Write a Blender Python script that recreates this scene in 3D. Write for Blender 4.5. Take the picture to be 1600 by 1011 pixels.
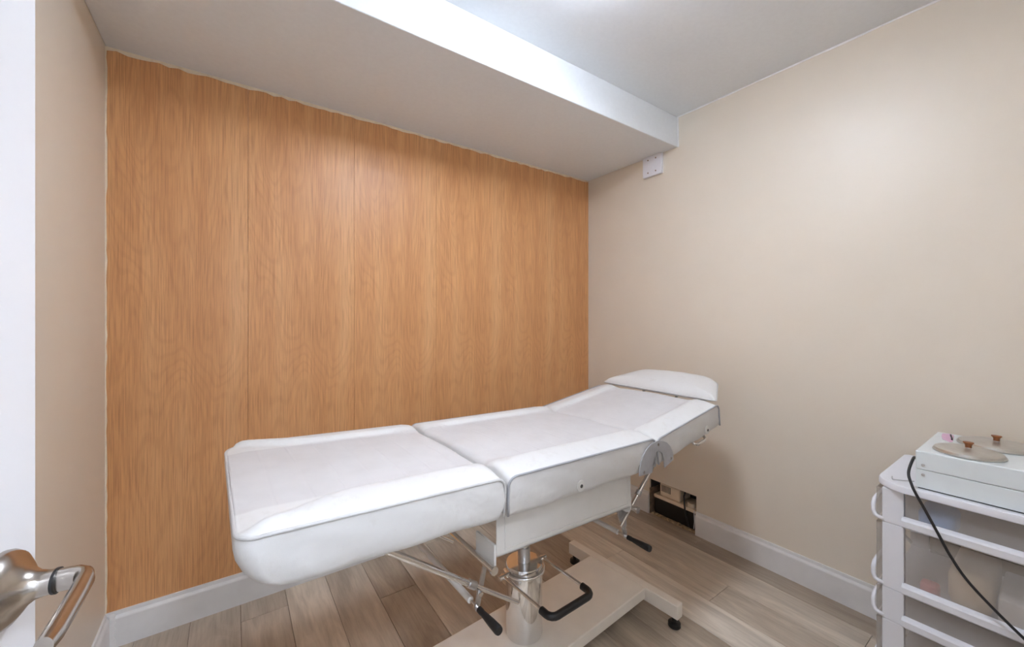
import bpy, bmesh, math, random
from mathutils import Vector, Matrix
R = math.radians
scene = bpy.context.scene
COL = scene.collection
for o in list(bpy.data.objects):
    bpy.data.objects.remove(o, do_unlink=True)

# ------------------------------------------------------------------ camera
cam_d = bpy.data.cameras.new('camera'); cam = bpy.data.objects.new('camera', cam_d); COL.objects.link(cam)
cam.location = (0, 0, 1.25); cam.rotation_euler = (R(90), 0, R(-35.17))
cam_d.sensor_fit = 'HORIZONTAL'; cam_d.sensor_width = 36; cam_d.lens = 36 * 620.33 / 1600
cam_d.shift_y = -9.44 / 1600; cam_d.clip_start = 0.01
scene.camera = cam
# ------------------------------------------------------------------ world, room lamp and added hall fill strengths, exposure
w = bpy.data.worlds.new('world'); scene.world = w; w.use_nodes = True
w.node_tree.nodes['Background'].inputs[0].default_value = (0.9, 0.95, 1, 1)
w.node_tree.nodes['Background'].inputs[1].default_value = 0.25
ROOM_LAMP, HALL_FILL = 18.5, 29.0
vs = scene.view_settings
vs.view_transform = 'Standard'; vs.look = 'None'; vs.gamma = 1; vs.use_curve_mapping = False
vs.exposure = 2.0

# ------------------------------------------------------------------ measures (metres)
D, L, RW = 2.106, -0.391, 2.186           # wood wall y, left wall x, right wall x
ZS, ZC, YS = 2.272, 2.453, 1.375          # soffit underside, ceiling, soffit front
YF = -0.13                                # inner face of the front wall
ZB, BT = 0.133, 0.014                     # baseboard height, thickness
HOLE = (1.258, 1.572, 0.0, 0.219)         # opening in the right wall: y0,y1,z0,z1

# ------------------------------------------------------------------ materials
def new_mat(name):
    m = bpy.data.materials.new(name); m.use_nodes = True
    nt = m.node_tree; return m, nt, nt.nodes['Principled BSDF']
def N(nt, typ, **kw):
    n = nt.nodes.new(typ)
    for k, v in kw.items():
        if k.startswith('i_'): n.inputs[k[2:].replace('_', ' ')].default_value = v
        else: setattr(n, k, v)
    return n
def ramp(nt, fac, stops):
    n = nt.nodes.new('ShaderNodeValToRGB'); e = n.color_ramp.elements
    while len(e) < len(stops): e.new(0.5)
    for el, (p, c) in zip(e, stops): el.position = p; el.color = (*c, 1)
    nt.links.new(fac, n.inputs[0]); return n.outputs[0]
def coords(nt, scale=(1, 1, 1), loc=(0, 0, 0), rnd=False):
    tc = nt.nodes.new('ShaderNodeTexCoord'); mp = nt.nodes.new('ShaderNodeMapping')
    mp.inputs['Scale'].default_value = scale; mp.inputs['Location'].default_value = loc
    nt.links.new(tc.outputs['Object'], mp.inputs['Vector'])
    if rnd:
        oi = nt.nodes.new('ShaderNodeObjectInfo'); ml = N(nt, 'ShaderNodeMath', operation='MULTIPLY'); ml.inputs[1].default_value = 37.0
        cb = nt.nodes.new('ShaderNodeCombineXYZ'); nt.links.new(oi.outputs['Random'], ml.inputs[0])
        for k in range(3): nt.links.new(ml.outputs[0], cb.inputs[k])
        nt.links.new(cb.outputs[0], mp.inputs['Location'])
    return mp.outputs[0]
def noise(nt, vec, scale, detail=3, rough=0.5, dist=0.0):
    n = N(nt, 'ShaderNodeTexNoise'); n.inputs['Scale'].default_value = scale; n.inputs['Detail'].default_value = detail
    n.inputs['Roughness'].default_value = rough; n.inputs['Distortion'].default_value = dist
    nt.links.new(vec, n.inputs['Vector']); return n.outputs['Fac']
def bump(nt, b, h, strength=0.2, dist=0.002):
    n = N(nt, 'ShaderNodeBump'); n.inputs['Strength'].default_value = strength; n.inputs['Distance'].default_value = dist
    nt.links.new(h, n.inputs['Height']); nt.links.new(n.outputs[0], b.inputs['Normal']); return n
def plain(name, col, rough=0.5, metal=0.0, nscale=30, namt=0.06, bstr=0.0, coat=0.0):
    m, nt, b = new_mat(name)
    v = coords(nt); f = noise(nt, v, nscale, 3)
    lo = tuple(c * (1 - namt) for c in col); hi = tuple(min(1, c * (1 + namt)) for c in col)
    nt.links.new(ramp(nt, f, [(0.3, lo), (0.7, hi)]), b.inputs['Base Color'])
    b.inputs['Roughness'].default_value = rough; b.inputs['Metallic'].default_value = metal
    b.inputs['Coat Weight'].default_value = coat
    if bstr: bump(nt, b, noise(nt, v, nscale * 6, 2), bstr, 0.001)
    return m
def mixc(nt, a, b_, fac, mode='MIX'):
    n = N(nt, 'ShaderNodeMix', data_type='RGBA', blend_type=mode)
    for s, x in ((n.inputs[6], a), (n.inputs[7], b_), (n.inputs[0], fac)):
        if hasattr(x, 'links'): nt.links.new(x, s)
        elif isinstance(x, (int, float)): s.default_value = x
        else: s.default_value = (*x, 1)
    return n.outputs[2]
M = {}
M['cream_paint'] = plain('cream_paint', (0.79, 0.705, 0.59), 0.42, nscale=2.5, namt=0.02, bstr=0.05)
M['ceiling_paint'] = plain('ceiling_paint', (0.84, 0.87, 0.895), 0.75, nscale=60, namt=0.015, bstr=0.25)
M['trim_paint'] = plain('trim_paint', (0.80, 0.785, 0.77), 0.4, nscale=9, namt=0.05, bstr=0.1)
M['caulk'] = plain('caulk', (0.82, 0.70, 0.53), 0.6, nscale=40, namt=0.08)
M['white_caulk'] = plain('white_caulk', (0.84, 0.82, 0.80), 0.6, nscale=40, namt=0.05)
M['door_paint'] = plain('door_paint', (0.83, 0.83, 0.85), 0.4, nscale=6, namt=0.01)
M['nickel'] = plain('nickel', (0.48, 0.44, 0.40), 0.22, 1.0, nscale=80, namt=0.05)
M['chrome'] = plain('chrome', (0.80, 0.79, 0.78), 0.09, 1.0, nscale=20, namt=0.03)
M['steel'] = plain('steel', (0.56, 0.56, 0.57), 0.33, 1.0, nscale=50, namt=0.05)
M['grey_steel'] = plain('grey_steel', (0.52, 0.52, 0.54), 0.38, 0.45, nscale=50, namt=0.05)
M['aluminium'] = plain('aluminium', (0.62, 0.61, 0.58), 0.30, 0.85, nscale=50, namt=0.05)
M['frame_paint'] = plain('frame_paint', (0.74, 0.72, 0.685), 0.35, nscale=12, namt=0.03)
M['base_paint'] = plain('base_paint', (0.92, 0.855, 0.765), 0.35, nscale=12, namt=0.03)
M['black_rubber'] = plain('black_rubber', (0.012, 0.012, 0.013), 0.4, nscale=60, namt=0.2)
M['black_cable'] = plain('black_cable', (0.012, 0.012, 0.014), 0.45, nscale=60, namt=0.2)
M['cart_white'] = plain('cart_white', (0.82, 0.82, 0.86), 0.38, nscale=14, namt=0.015)
M['box_white'] = plain('box_white', (0.78, 0.83, 0.84), 0.32, nscale=18, namt=0.02, coat=0.2)
M['knob_brown'] = plain('knob_brown', (0.26, 0.085, 0.02), 0.35, nscale=60, namt=0.3)
M['pink_paper'] = plain('pink_paper', (0.78, 0.50, 0.66), 0.6, nscale=50, namt=0.05)
M['blue_plastic'] = plain('blue_plastic', (0.15, 0.38, 0.85), 0.4, nscale=20, namt=0.1)
M['red_plastic'] = plain('red_plastic', (0.60, 0.16, 0.16), 0.4, nscale=20, namt=0.1)
M['paper_white'] = plain('paper_white', (0.80, 0.79, 0.80), 0.6, nscale=20, namt=0.04)
M['beige_plastic'] = plain('beige_plastic', (0.84, 0.70, 0.53), 0.45, nscale=20, namt=0.05)
M['black_plastic'] = plain('black_plastic', (0.008, 0.008, 0.009), 0.4, nscale=20, namt=0.1)
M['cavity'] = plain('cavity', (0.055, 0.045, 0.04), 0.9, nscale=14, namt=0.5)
M['subfloor'] = plain('subfloor', (0.42, 0.31, 0.19), 0.9, nscale=60, namt=0.4, bstr=0.5)
M['stud'] = plain('stud', (0.22, 0.15, 0.10), 0.8, nscale=50, namt=0.3)
M['dark_hole'] = plain('dark_hole', (0.02, 0.02, 0.02), 0.6, nscale=50, namt=0.1)
M['eyelet'] = plain('eyelet', (0.70, 0.68, 0.64), 0.35, nscale=50, namt=0.02)
M['piping'] = plain('piping', (0.38, 0.38, 0.40), 0.35, nscale=40, namt=0.05)
M['piping_white'] = plain('piping_white', (0.58, 0.57, 0.56), 0.35, nscale=40, namt=0.04)

def wood_panel():
    m, nt, b = new_mat('oak_panel')
    v1 = coords(nt, (300, 1, 5), rnd=False); n1 = noise(nt, v1, 1.0, 4, 0.65)          # fine pores
    v2 = coords(nt, (9, 1, 0.55)); n2 = noise(nt, v2, 1.0, 3, 0.5, 0.6)              # wide streaks
    v3 = coords(nt, (3.2, 1, 0.62)); n3 = noise(nt, v3, 1.3, 2, 0.45, 0.3)           # figure field
    ml = N(nt, 'ShaderNodeMath', operation='MULTIPLY'); ml.inputs[1].default_value = 190.0; nt.links.new(n3, ml.inputs[0])
    sn = N(nt, 'ShaderNodeMath', operation='SINE'); nt.links.new(ml.outputs[0], sn.inputs[0])
    mr = N(nt, 'ShaderNodeMapRange'); mr.inputs[1].default_value = -1; mr.inputs[2].default_value = 1; nt.links.new(sn.outputs[0], mr.inputs[0])
    base = ramp(nt, n2, [(0.25, (0.655, 0.308, 0.118)), (0.5, (0.755, 0.386, 0.163)), (0.75, (0.81, 0.45, 0.206))])
    pores = ramp(nt, n1, [(0.36, (0.70, 0.62, 0.56)), (0.56, (1, 1, 1)), (0.72, (1.0, 1.0, 1.0))])
    c = mixc(nt, base, pores, 0.85, 'MULTIPLY')
    fig = ramp(nt, mr.outputs[0], [(0.0, (0.74, 0.68, 0.62)), (0.45, (1, 1, 1)), (1.0, (1, 1, 1))])
    c = mixc(nt, c, fig, 0.22, 'MULTIPLY')
    nt.links.new(c, b.inputs['Base Color'])
    b.inputs['Roughness'].default_value = 0.43
    bump(nt, b, n1, 0.16, 0.001)
    return m
M['oak_panel'] = wood_panel()

def plank_mat():
    m, nt, b = new_mat('vinyl_plank')
    v1 = coords(nt, (85, 5.5, 1), rnd=True); n1 = noise(nt, v1, 1.0, 4, 0.7)
    v2 = coords(nt, (7, 1.1, 1), rnd=True); n2 = noise(nt, v2, 1.0, 3, 0.55, 1.2)
    v3 = coords(nt, (5, 0.9, 1), rnd=True); n3 = noise(nt, v3, 1.0, 2, 0.5, 0.4)
    ml = N(nt, 'ShaderNodeMath', operation='MULTIPLY'); ml.inputs[1].default_value = 70.0; nt.links.new(n3, ml.inputs[0])
    sn = N(nt, 'ShaderNodeMath', operation='SINE'); nt.links.new(ml.outputs[0], sn.inputs[0])
    oi = nt.nodes.new('ShaderNodeObjectInfo')
    cs_ = nt.nodes.new('ShaderNodeSeparateColor'); nt.links.new(oi.outputs['Color'], cs_.inputs[0])
    tone = ramp(nt, cs_.outputs[0], [(0.0, (0.42, 0.342, 0.262)), (0.35, (0.56, 0.468, 0.37)), (0.7, (0.68, 0.585, 0.475)), (1.0, (0.82, 0.74, 0.64))])
    c = mixc(nt, tone, ramp(nt, n2, [(0.3, (0.70, 0.68, 0.66)), (0.7, (1.14, 1.14, 1.14))]), 0.9, 'MULTIPLY')
    c = mixc(nt, c, ramp(nt, n1, [(0.33, (0.78, 0.76, 0.74)), (0.55, (1, 1, 1)), (0.75, (1.08, 1.08, 1.08))]), 0.7, 'MULTIPLY')
    c = mixc(nt, c, ramp(nt, sn.outputs[0], [(0.0, (0.84, 0.83, 0.82)), (0.5, (1, 1, 1))]), 0.35, 'MULTIPLY')
    nt.links.new(c, b.inputs['Base Color']); b.inputs['Roughness'].default_value = 0.38
    bump(nt, b, n1, 0.12, 0.001)
    return m
M['vinyl_plank'] = plank_mat()

def vinyl_mat(quilt):
    m, nt, b = new_mat('quilted_vinyl' if quilt else 'white_vinyl')
    v = coords(nt); tc = nt.nodes.new('ShaderNodeTexCoord'); sp = nt.nodes.new('ShaderNodeSeparateXYZ'); nt.links.new(tc.outputs['Object'], sp.inputs[0])
    big = noise(nt, v, 8, 3, 0.55, 0.4); fine = noise(nt, v, 420, 2, 0.5); scuff = noise(nt, v, 26, 4, 0.65)
    c = ramp(nt, scuff, [(0.22, (0.645, 0.62, 0.59)), (0.42, (0.71, 0.70, 0.685)), (1.0, (0.725, 0.715, 0.70))])
    b.inputs['Roughness'].default_value = 0.38; b.inputs['Specular IOR Level'].default_value = 0.45
    n1 = N(nt, 'ShaderNodeBump'); n1.inputs['Strength'].default_value = 0.5; n1.inputs['Distance'].default_value = 0.010
    n2 = N(nt, 'ShaderNodeBump'); n2.inputs['Strength'].default_value = 0.10; n2.inputs['Distance'].default_value = 0.001
    nt.links.new(big, n1.inputs['Height']); nt.links.new(fine, n2.inputs['Height']); nt.links.new(n1.outputs[0], n2.inputs['Normal'])
    last = n2
    if quilt:                     # woven-look centre strip with cross stitching
        ab = N(nt, 'ShaderNodeMath', operation='ABSOLUTE'); nt.links.new(sp.outputs['Y'], ab.inputs[0])
        my = N(nt, 'ShaderNodeMapRange', interpolation_type='SMOOTHSTEP'); nt.links.new(ab.outputs[0], my.inputs[0])
        my.inputs[1].default_value = 0.214; my.inputs[2].default_value = 0.202
        mz = N(nt, 'ShaderNodeMapRange'); nt.links.new(sp.outputs['Z'], mz.inputs[0]); mz.inputs[1].default_value = -0.012; mz.inputs[2].default_value = -0.004
        mk = N(nt, 'ShaderNodeMath', operation='MULTIPLY'); nt.links.new(my.outputs[0], mk.inputs[0]); nt.links.new(mz.outputs[0], mk.inputs[1])
        wv = N(nt, 'ShaderNodeTexWave', wave_type='BANDS', bands_direction='X'); wv.inputs['Scale'].default_value = 4.4
        wv.inputs['Distortion'].default_value = 0.5; wv.inputs['Detail'].default_value = 1; nt.links.new(tc.outputs['Object'], wv.inputs['Vector'])
        ln_ = ramp(nt, wv.outputs['Fac'], [(0.0, (0, 0, 0)), (0.04, (1, 1, 1)), (1, (1, 1, 1))])
        n3 = N(nt, 'ShaderNodeBump'); n3.inputs['Distance'].default_value = 0.0014; nt.links.new(ln_, n3.inputs['Height'])
        ms = N(nt, 'ShaderNodeMath', operation='MULTIPLY'); ms.inputs[1].default_value = 0.35; nt.links.new(mk.outputs[0], ms.inputs[0]); nt.links.new(ms.outputs[0], n3.inputs['Strength'])
        nt.links.new(n2.outputs[0], n3.inputs['Normal']); last = n3
        c = mixc(nt, c, ramp(nt, noise(nt, v, 12, 3), [(0.3, (0.60, 0.578, 0.57)), (0.6, (0.635, 0.615, 0.608))]), mk.outputs[0])
        mr_ = N(nt, 'ShaderNodeMapRange'); nt.links.new(mk.outputs[0], mr_.inputs[0]); mr_.inputs[3].default_value = 0.38; mr_.inputs[4].default_value = 0.55; nt.links.new(mr_.outputs[0], b.inputs['Roughness'])
    nt.links.new(c, b.inputs['Base Color']); nt.links.new(last.outputs[0], b.inputs['Normal'])
    return m
M['white_vinyl'] = vinyl_mat(False); M['quilted_vinyl'] = vinyl_mat(True)

def frosted():
    m, nt, b = new_mat('frosted_plastic')
    f = noise(nt, coords(nt), 90, 2)
    nt.links.new(ramp(nt, f, [(0.3, (0.78, 0.745, 0.71)), (0.7, (0.83, 0.795, 0.76))]), b.inputs['Base Color'])
    b.inputs['Roughness'].default_value = 0.3
    tr = N(nt, 'ShaderNodeBsdfTransparent'); tr.inputs[0].default_value = (0.92, 0.90, 0.88, 1)
    mx = N(nt, 'ShaderNodeMixShader'); mx.inputs[0].default_value = 0.24
    nt.links.new(tr.outputs[0], mx.inputs[1]); nt.links.new(b.outputs[0], mx.inputs[2])
    nt.links.new(mx.outputs[0], nt.nodes['Material Output'].inputs['Surface'])
    return m
M['frosted_plastic'] = frosted()
def emit(name, col, s):
    m, nt, b = new_mat(name); b.inputs['Base Color'].default_value = (*col, 1)
    b.inputs['Emission Color'].default_value = (*col, 1); b.inputs['Emission Strength'].default_value = s
    return m
M['room_glow'] = emit('room_glow', (0.88, 0.965, 1.10), ROOM_LAMP)
M['hall_fill_glow'] = emit('hall_fill_glow', (0.88, 0.96, 1.10), HALL_FILL)

# ------------------------------------------------------------------ mesh helpers
def obj(name, bm, mat, parent=None, smooth=False, loc=None, rot=None, kind=None, label=None, cat=None, group=None, ang=40):
    me = bpy.data.meshes.new(name)
    bmesh.ops.recalc_face_normals(bm, faces=bm.faces[:])
    bm.to_mesh(me); bm.free()
    mats = mat if isinstance(mat, (list, tuple)) else [mat]
    for k in mats: me.materials.append(M[k])
    if smooth:
        for p in me.polygons: p.use_smooth = True
        if ang: me.set_sharp_from_angle(angle=R(ang))
    o = bpy.data.objects.new(name, me); COL.objects.link(o)
    if parent: o.parent = parent
    if loc: o.location = loc
    if rot: o.rotation_euler = rot
    tag(o, label, cat, group, kind); return o
def tag(o, label=None, cat=None, group=None, kind=None):
    for k, v in (('label', label), ('category', cat), ('group', group), ('kind', kind)):
        if v: o[k] = v
    return o
def empty(name, loc, rz=0, label=None, cat=None, group=None):
    o = bpy.data.objects.new(name, None); COL.objects.link(o); o.location = loc; o.rotation_euler = (0, 0, rz)
    o.empty_display_size = 0.05
    return tag(o, label, cat, group)
def BM(): return bmesh.new()
def box(bm, x0, x1, y0, y1, z0, z1, bev=0.0, seg=2):
    vs_ = [bm.verts.new((x, y, z)) for x in (x0, x1) for y in (y0, y1) for z in (z0, z1)]
    q = [(0, 1, 3, 2), (4, 6, 7, 5), (0, 4, 5, 1), (2, 3, 7, 6), (0, 2, 6, 4), (1, 5, 7, 3)]
    fs = [bm.faces.new([vs_[i] for i in f]) for f in q]
    if bev:
        es = list({e for f in fs for e in f.edges})
        bmesh.ops.bevel(bm, geom=es, offset=bev, segments=seg, affect='EDGES', profile=0.5, clamp_overlap=True)
    return bm
def tube(bm, pts, r, n=12, caps=True, sx=1.0, up=None):
    """round (or flattened: sx) tube along points; r may be a list"""
    P = [Vector(p) for p in pts]; rings = []
    T = []
    for i in range(len(P)):
        a = P[max(0, i - 1)]; b = P[min(len(P) - 1, i + 1)]; T.append((b - a).normalized())
    u = Vector(up) if up else (Vector((0, 0, 1)) if abs(T[0].z) < 0.9 else Vector((1, 0, 0)))
    for i, p in enumerate(P):
        u = (u - T[i] * u.dot(T[i]))
        if u.length < 1e-6: u = T[i].orthogonal()
        u.normalize(); v = T[i].cross(u)
        rr = r[i] if isinstance(r, (list, tuple)) else r
        rings.append([bm.verts.new(p + (u * math.cos(2 * math.pi * k / n) + v * sx * math.sin(2 * math.pi * k / n)) * rr) for k in range(n)])
    for a, b in zip(rings, rings[1:]):
        for k in range(n): bm.faces.new((a[k], a[(k + 1) % n], b[(k + 1) % n], b[k]))
    if caps: bm.faces.new(rings[0][::-1]); bm.faces.new(rings[-1])
    return bm
def loop_tube(bm, pts, r, n=8):
    P = [Vector(p) for p in pts]; m = len(P); rings = []
    for i in range(m):
        t = (P[(i + 1) % m] - P[i - 1]).normalized(); u = Vector((0, 0, 1)); u = (u - t * u.dot(t)).normalized(); v = t.cross(u)
        rings.append([bm.verts.new(P[i] + (u * math.cos(2 * math.pi * k / n) + v * math.sin(2 * math.pi * k / n)) * r) for k in range(n)])
    for i in range(m):
        a, b = rings[i], rings[(i + 1) % m]
        for k in range(n): bm.faces.new((a[k], a[(k + 1) % n], b[(k + 1) % n], b[k]))
    return bm
def lathe(bm, prof, c=(0, 0, 0), n=32, axis='z', caps=True):
    rings = []
    for r, z in prof:
        ring = []
        for k in range(n):
            a = 2 * math.pi * k / n; x, y = r * math.cos(a), r * math.sin(a)
            p = {'z': (x, y, z), 'x': (z, x, y), 'y': (x, z, y)}[axis]
            ring.append(bm.verts.new(Vector(p) + Vector(c)))
        rings.append(ring)
    for a, b in zip(rings, rings[1:]):
        for k in range(n): bm.faces.new((a[k], a[(k + 1) % n], b[(k + 1) % n], b[k]))
    if caps: bm.faces.new(rings[0][::-1]); bm.faces.new(rings[-1])
    return bm
def prism(bm, poly, axis, a, b):
    """extrude a 2-D polygon along an axis from a to b; poly in the other two axes (x,z for 'y'; y,z for 'x'; x,y for 'z')"""
    def mk(p, t): return {'y': (p[0], t, p[1]), 'x': (t, p[0], p[1]), 'z': (p[0], p[1], t)}[axis]
    A = [bm.verts.new(mk(p, a)) for p in poly]; B = [bm.verts.new(mk(p, b)) for p in poly]; n = len(poly)
    for i in range(n): bm.faces.new((A[i], A[(i + 1) % n], B[(i + 1) % n], B[i]))
    fa = bm.faces.new(A[::-1]); fb = bm.faces.new(B)
    bmesh.ops.triangulate(bm, faces=[fa, fb], ngon_method='EAR_CLIP')
    return bm
def rrect(x0, x1, y0, y1, rad, seg=6, per=10):
    """rounded rectangle outline with points along the sides too; rad = (r at x0y0, x1y0, x1y1, x0y1)"""
    if not isinstance(rad, (tuple, list)): rad = (rad,) * 4
    cs = [((x0, y0), (1, 1), 180), ((x1, y0), (-1, 1), 270), ((x1, y1), (-1, -1), 0), ((x0, y1), (1, -1), 90)]
    out = []
    for ((cx, cy), (sx, sy), a0), r in zip(cs, rad):
        c = (cx + sx * r, cy + sy * r)
        for k in range(seg + 1):
            a = R(a0 + 90 * k / seg); out.append((c[0] + r * math.cos(a), c[1] + r * math.sin(a)))
    res = []
    n = len(out)
    for i in range(n):
        p, q = out[i], out[(i + 1) % n]; res.append(p)
        if (i + 1) % (seg + 1) == 0:
            for k in range(1, per): t = k / per; res.append((p[0] + (q[0] - p[0]) * t, p[1] + (q[1] - p[1]) * t))
    return res
def smooth(a, b, x):
    t = max(0, min(1, (x - a) / (b - a))); return t * t * (3 - 2 * t)

# ------------------------------------------------------------------ THE ROOM
random.seed(4)
PLW, PX0 = 0.169, 0.705 - 7 * 0.169
fl = obj('floor', box(BM(), L - 0.1, RW + 0.1, -1.5, D + 0.1, -0.12, -0.006), 'stud', kind='structure', label='grey-brown wood-look vinyl plank floor')
TONES = {0: .35, 1: .35, 2: .42, 3: .36, 4: .64, 5: .58, 6: .10, 7: .55, 8: .3, 9: .5, 10: .2, 11: .25, 12: .95, 13: .62, 14: .66, 15: .12}   # plank rows from the left wall to the right
row = 0; x = PX0
while x < RW:
    x0, x1 = max(x, L + 0.001), min(x + PLW, RW - 0.001)
    y = -1.5 - (row * 0.47) % 1.22
    while y < D:
        y0, y1 = max(y, -1.5), min(y + 1.22, D - 0.002)
        if y1 - y0 > 0.02 and x1 - x0 > 0.005:
            cx, cy = (x0 + x1) / 2, (y0 + y1) / 2; hx, hy = (x1 - x0) / 2 - 0.0008, (y1 - y0) / 2 - 0.0008
            tone = TONES.get(row, random.random()); tone = min(1, max(0, tone + random.uniform(-0.06, 0.06)))
            pl = obj('plank', box(BM(), -hx, hx, -hy, hy, -0.0059, 0, 0.0008, 1), 'vinyl_plank', fl, loc=(cx, cy, 0)); pl.color = (tone, tone, tone, 1)
        y += 1.22
    x += PLW; row += 1

obj('ceiling', box(BM(), L - 0.1, RW + 0.1, YF - 0.12, D + 0.1, ZC, ZC + 0.1), 'ceiling_paint', kind='structure', label='matt white painted ceiling')
bm = BM(); box(bm, L, RW, YS, D, ZS, ZC, 0.004, 2)
obj('ceiling_bulkhead', bm, 'ceiling_paint', kind='structure', label='white boxed bulkhead running above the wood panelled wall')
wb = obj('wall_back', box(BM(), L - 0.1, RW + 0.1, D + 0.006, D + 0.1, 0, ZC), 'cream_paint', kind='structure', label='wall clad in tall oak-grain panels')
px = L
while px < RW - 0.01:
    x1 = min(px + 0.448, RW)
    cx = (px + x1) / 2; hx = (x1 - px) / 2 - 0.0003
    obj('wood_panel', box(BM(), -hx, hx, 0, 0.0058, -ZS / 2 + 0.002, ZS / 2 - 0.002, 0.0008, 1), 'oak_panel', wb, loc=(cx, D, ZS / 2))
    px += 0.448
obj('wall_left', box(BM(), L - 0.1, L, YF - 0.12, D + 0.006, 0, ZC), 'cream_paint', kind='structure', label='narrow cream painted wall beside the open door')
h0, h1, _, hz = HOLE
bm = BM()
box(bm, RW, RW + 0.1, YF - 0.12, h0, 0, ZC); box(bm, RW, RW + 0.1, h1, D + 0.006, 0, ZC); box(bm, RW, RW + 0.1, h0, h1, hz, ZC)
wr = obj('wall_right', bm, 'cream_paint', kind='structure', label='cream painted wall with a square hole cut near the floor')
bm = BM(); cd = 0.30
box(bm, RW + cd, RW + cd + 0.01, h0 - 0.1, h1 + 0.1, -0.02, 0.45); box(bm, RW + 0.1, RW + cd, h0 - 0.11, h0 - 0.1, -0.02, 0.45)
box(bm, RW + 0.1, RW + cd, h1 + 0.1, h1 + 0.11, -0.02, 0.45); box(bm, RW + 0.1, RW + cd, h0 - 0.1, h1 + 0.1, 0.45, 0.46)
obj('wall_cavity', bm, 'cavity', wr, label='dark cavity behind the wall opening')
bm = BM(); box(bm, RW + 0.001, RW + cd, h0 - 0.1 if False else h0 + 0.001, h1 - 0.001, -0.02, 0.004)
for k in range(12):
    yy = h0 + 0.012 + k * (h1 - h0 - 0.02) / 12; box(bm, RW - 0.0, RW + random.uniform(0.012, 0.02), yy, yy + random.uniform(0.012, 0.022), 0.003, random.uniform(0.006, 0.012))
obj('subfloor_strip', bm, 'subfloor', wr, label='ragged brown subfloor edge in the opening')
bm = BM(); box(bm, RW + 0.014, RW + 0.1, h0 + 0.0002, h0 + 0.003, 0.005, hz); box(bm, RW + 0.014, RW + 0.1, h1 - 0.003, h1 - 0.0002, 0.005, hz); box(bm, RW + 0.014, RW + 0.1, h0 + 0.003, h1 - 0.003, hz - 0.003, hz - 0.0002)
obj('opening_shade_lining', bm, 'cavity', wr)  # added dark sheets that put the hole's shade onto its inner sides
obj('stud', box(BM(), RW - 0.001, RW + 0.099, h1 - 0.008, h1 - 0.0005, 0, hz - 0.06), 'stud', wr)
# front wall with the doorway the camera stands in
DX0, DX1, DZ = -0.345, 0.50, 2.03
bm = BM(); box(bm, L, DX0, YF - 0.12, YF, 0, ZC); box(bm, DX1, RW, YF - 0.12, YF, 0, ZC); box(bm, DX0, DX1, YF - 0.12, YF, DZ, ZC)
obj('wall_front', bm, 'cream_paint', kind='structure', label='cream wall with the doorway')
# hallway beyond the doorway
bm = BM(); box(bm, L - 0.1, RW + 0.1, -1.6, -1.5, 0, ZC); box(bm, L - 0.1, L, -1.5, YF - 0.12, 0, ZC); box(bm, RW, RW + 0.1, -1.5, YF - 0.12, 0, ZC)
obj('wall_hall', bm, 'ceiling_paint', kind='structure', label='pale hallway wall beyond the doorway')
obj('ceiling_hall', box(BM(), L - 0.1, RW + 0.1, -1.6, YF - 0.12, ZC, ZC + 0.1), 'ceiling_paint', kind='structure', label='white hallway ceiling')

def baseboard(name, p0, p1, nrm, label):
    """p0,p1 on the wall at floor; nrm points into the room"""
    prof = [(0, 0), (BT, 0), (BT, ZB * 0.80), (BT * 0.92, ZB * 0.83), (BT * 0.55, ZB * 0.90), (BT * 0.45, ZB), (0, ZB)]
    bm = BM(); a, b, n = Vector((*p0, 0)), Vector((*p1, 0)), Vector((*nrm, 0))
    A = [bm.verts.new(a + n * d + Vector((0, 0, z))) for d, z in prof]; B = [bm.verts.new(b + n * d + Vector((0, 0, z))) for d, z in prof]
    k = len(prof)
    for i in range(k): bm.faces.new((A[i], A[(i + 1) % k], B[(i + 1) % k], B[i]))
    bm.faces.new(A[::-1]); bm.faces.new(B)
    return obj(name, bm, 'trim_paint', kind='structure', label=label)
baseboard('baseboard_back', (L, D), (RW, D), (0, -1), 'white painted baseboard under the wood panelling')
bl = baseboard('baseboard_left', (L, 0.3), (L, D - BT), (1, 0), 'white baseboard along the narrow wall beside the door')
baseboard('baseboard_right', (RW, YF), (RW, h0), (-1, 0), 'scuffed white baseboard between wall opening and drawer cart')
baseboard('baseboard_right_end', (RW, h1), (RW, D - BT), (-1, 0), 'short white baseboard between wall opening and wood panelling')

def ragged(name, a, b, down, out, base, var, step, mat, label):
    """a thin hand-smeared bead from a to b with an uneven edge"""
    a, b, down, out = Vector(a), Vector(b), Vector(down), Vector(out); n = int((b - a).length / step)
    bm = BM(); prev = None
    for i in range(n + 1):
        p = a + (b - a) * i / n; wdt = base + random.uniform(-var, var)
        c = [bm.verts.new(p), bm.verts.new(p + out * 0.0035), bm.verts.new(p + out * 0.002 + down * wdt), bm.verts.new(p + down * wdt)]
        if prev:
            for k in range(4): bm.faces.new((prev[k], prev[(k + 1) % 4], c[(k + 1) % 4], c[k]))
        else: bm.faces.new(c[::-1])
        prev = c
    bm.faces.new(prev)
    return obj(name, bm, mat, kind='structure', label=label)
ragged('trim_1', (L, D, ZS), (RW, D, ZS), (0, 0, -1), (0, -1, 0), 0.011, 0.0045, 0.03, 'caulk', 'uneven cream caulk line under the bulkhead along the wood panelling')
ragged('trim_2', (L, D, ZB), (L, D, ZS), (1, 0, 0), (0, -1, 0), 0.004, 0.002, 0.04, 'caulk', 'thin cream caulk line in the corner of the wood panelling')
ragged('trim_3', (RW, YF, ZC), (RW, YS, ZC), (0, 0, -1), (-1, 0, 0), 0.006, 0.002, 0.05, 'white_caulk', 'white paint line where the ceiling meets the cream wall')
ragged('trim_4', (RW, YS, ZS), (RW, YS, ZC), (0, -1, 0), (-1, 0, 0), 0.007, 0.0015, 0.03, 'white_caulk', 'white paint line down the end of the bulkhead')
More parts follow.
